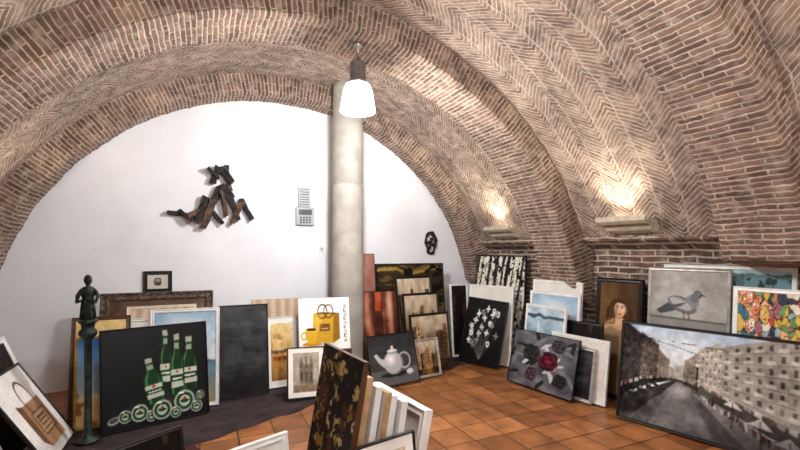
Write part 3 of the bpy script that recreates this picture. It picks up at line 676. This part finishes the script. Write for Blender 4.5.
# ---------------------------------------------------------------- wall sculpture
mb=MB()
def chunk(p,q,w,mt,dep=.09,off=.0):
    a=wall_pt(p[0],p[1],YB);b=wall_pt(q[0],q[1],YB); d=b-a; L=d.length; ang=math.atan2(d.z,d.x)
    rot=Matrix.Rotation(-ang,3,'Y')
    mb.box((a+b)/2+Vector((0,-dep/2-off-.004,0)),(L,dep,w*.75),mt,rot,0,3,.026)
for p,q,w,mt,off in (((168,213),(196,217),.07,M_char,0),((186,218),(208,208),.09,M_char2,.03),((197,222),(206,198),.11,M_char,.02),((204,228),(213,200),.10,M_char2,.05),
    ((210,206),(220,188),.11,M_char,.0),((213,184),(218,168),.10,M_char,.03),((219,169),(232,184),.10,M_char,.05),((226,167),(230,190),.07,M_char2,.0),
    ((220,186),(232,200),.13,M_char,.02),((221,192),(226,216),.06,M_char2,.05),((229,196),(238,220),.09,M_char,.01),((232,224),(242,202),.08,M_char2,.03),((241,200),(252,220),.07,M_char,.0),
    ((212,212),(222,224),.06,M_char,.02),((208,170),(218,180),.06,M_char,.05),((178,210),(192,222),.05,M_char,.05)):
    chunk(p,q,w,mt,.08,off)
mb.done('charred_wood_wall_sculpture')
mb=MB(); c0=wall_pt(430,243,YB)
pts=[c0+Vector((.085*math.cos(a)*(1+.15*math.sin(3*a)),-.03,.17*math.sin(a))) for a in [2*math.pi*i/24 for i in range(25)]]
mb.tube(pts,[.022+.008*math.sin(i*1.7) for i in range(25)],M_char)
for dx,dz,s_ in ((0,.06,.03),(.02,-.02,.03),(-.03,-.08,.03),(.03,.12,.025),(-.03,.02,.025)):
    mb.box(c0+Vector((dx,-.035,dz)),(s_*1.8,.05,s_*1.4),M_char,Matrix.Rotation(dx*20,3,'Y'),.006,1,.02)
mb.tube([c0+Vector((-.06,-.03,-.1)),c0+Vector((0,-.05,0)),c0+Vector((.05,-.03,.11))],.014,M_char2)
mb.done('bronze_wall_mask')
def wbox(mb,x0,y0,x1,y1,dep,m,off=0,bev=.006):
    a=wall_pt(x0,y1,YB);b=wall_pt(x1,y0,YB); mb.box(((a.x+b.x)/2,YB-dep/2-off-.002,(a.z+b.z)/2),(b.x-a.x,dep,b.z-a.z),m,None,bev)
mb=MB(); wbox(mb,298,188,310,207,.04,M_plast); wbox(mb,299.5,190,308.5,205,.003,M_plastd,.04,0)
for k in range(6): wbox(mb,299.5,190.6+k*2.5,308.5,191.8+k*2.5,.006,M_plast,.04,0)
mb.done('wall_speaker')
mb=MB(); wbox(mb,295.5,208,313.5,225,.05,M_plast); wbox(mb,298,210,311,215,.004,M_plastd,.05,0)
for i in range(4): 
    for j in range(3): wbox(mb,299+i*3,217+j*2.4,301+i*3,218.6+j*2.4,.006,M_plastd,.05,.001)
mb.done('alarm_keypad')
mb=MB(); wbox(mb,319,246,324,252,.012,M_whitef,0,.002); wbox(mb,320.3,247.5,322.7,250.5,.004,M_plast,.012,.001); mb.done('wall_socket')

# ---------------------------------------------------------------- bronze figurine on pedestal
mb=MB(); e=floor_pt(88,443)
mb.lathe((e.x,e.y,0),[(.085,.014),(.085,.03),(.05,.05),(.03,.09),(.026,.5),(.03,.86),(.05,.88),(.065,.90),(.065,.93),(.045,.95),(.05,.99),(.068,1.0),(.068,1.02),(.03,1.03)],M_bronze,24)
cc=(e.x,e.y,0)
mb.lathe(cc,[(.052,1.02),(.056,1.05),(.046,1.12),(.050,1.17),(.044,1.20),(.058,1.25),(.060,1.27),(.045,1.29),(.018,1.30),(.016,1.315),(.026,1.325),(.032,1.345),(.031,1.365),(.022,1.385),(.008,1.395)],M_bronze,24,sy=.75,rotz=-.4)
X1=Vector((math.cos(-.4),math.sin(-.4),0)); Y1=Vector((-X1.y,X1.x,0)); B0=Vector((e.x,e.y,0))
for sg in (-1,1):
    mb.tube([B0+X1*sg*.05+Vector((0,0,1.265)),B0+X1*sg*.082+Vector((0,0,1.22)),B0+X1*sg*.075-Y1*.02+Vector((0,0,1.17)),B0+X1*sg*.02-Y1*.05+Vector((0,0,1.185))],[.018,.017,.014,.010],M_bronze)
for k in range(8):
    a=k*math.pi/4; d=X1*math.cos(a)*.052+Y1*math.sin(a)*.04
    mb.tube([B0+d*.85+Vector((0,0,1.19)),B0+d*.95+Vector((0,0,1.12)),B0+d*1.05+Vector((0,0,1.03))],[.006,.009,.011],M_bronze,6)
mb.tube([B0-Y1*.028+Vector((0,0,1.358)),B0-Y1*.036+Vector((0,0,1.348))],[.005,.006],M_bronze,6)
mb.done('bronze_figurine')

# ---------------------------------------------------------------- blankets
def blanket(name,front,back,m,nx=110,ny=40,seed=0,amp=.012):
    def interp(P,t):
        k=t*(len(P)-1); i=min(int(k),len(P)-2); q=k-i; return Vector(P[i]).lerp(Vector(P[i+1]),q)
    v=[];f=[]
    for j in range(ny+1):
        for i in range(nx+1):
            a=interp(front,i/nx);b=interp(back,i/nx); t=j/ny; p=a.lerp(b,t)
            p.y-=.08*mnoise.noise(Vector((i*.15,seed,1)))*(1-t)
            edge=max(0,1-t*5)
            n=abs(mnoise.noise(Vector((p.x*4,p.y*7,seed))))
            z=.004+amp*.5*n+edge*.06*n
            if j==0: z=.002
            v.append((p.x,p.y,z))
    for j in range(ny):
        for i in range(nx):
            k=j*(nx+1)+i; f.append((k,k+1,k+nx+2,k+nx+1))
    obj(name,v,f,[m],smooth=True)
blanket('dark_blanket',[(-1.0,3.75),(0,3.90),(.85,4.30),(1.5,4.50),(2.3,4.72),(3.0,4.95),(3.75,5.2)],[(-1.2,5.9),(0,5.9),(.85,5.6),(1.5,5.18),(2.1,5.20),(2.8,5.6),(4.0,5.9)],M_cloth)
blanket('maroon_blanket',[(-.75,3.3),(-.3,3.45),(.05,3.7)],[(-.95,3.72),(-.4,3.82),(-.05,3.92)],M_clothr,40,16,5)

# ---------------------------------------------------------------- world, camera
w=bpy.data.worlds.new('World'); scene.world=w; w.use_nodes=True
w.node_tree.nodes['Background'].inputs[0].default_value=(.6,.65,.75,1); w.node_tree.nodes['Background'].inputs[1].default_value=.3
cam=bpy.data.cameras.new('camera'); cam.sensor_width=36; cam.lens=36*FPX/800; cam.shift_y=25/800; cam.clip_start=.05
co=bpy.data.objects.new('camera',cam); co.location=C; co.rotation_euler=(math.radians(90),0,-YAW); scene.collection.objects.link(co); scene.camera=co
scene.view_settings.view_transform='Standard'; scene.view_settings.look='None'; scene.view_settings.exposure=0
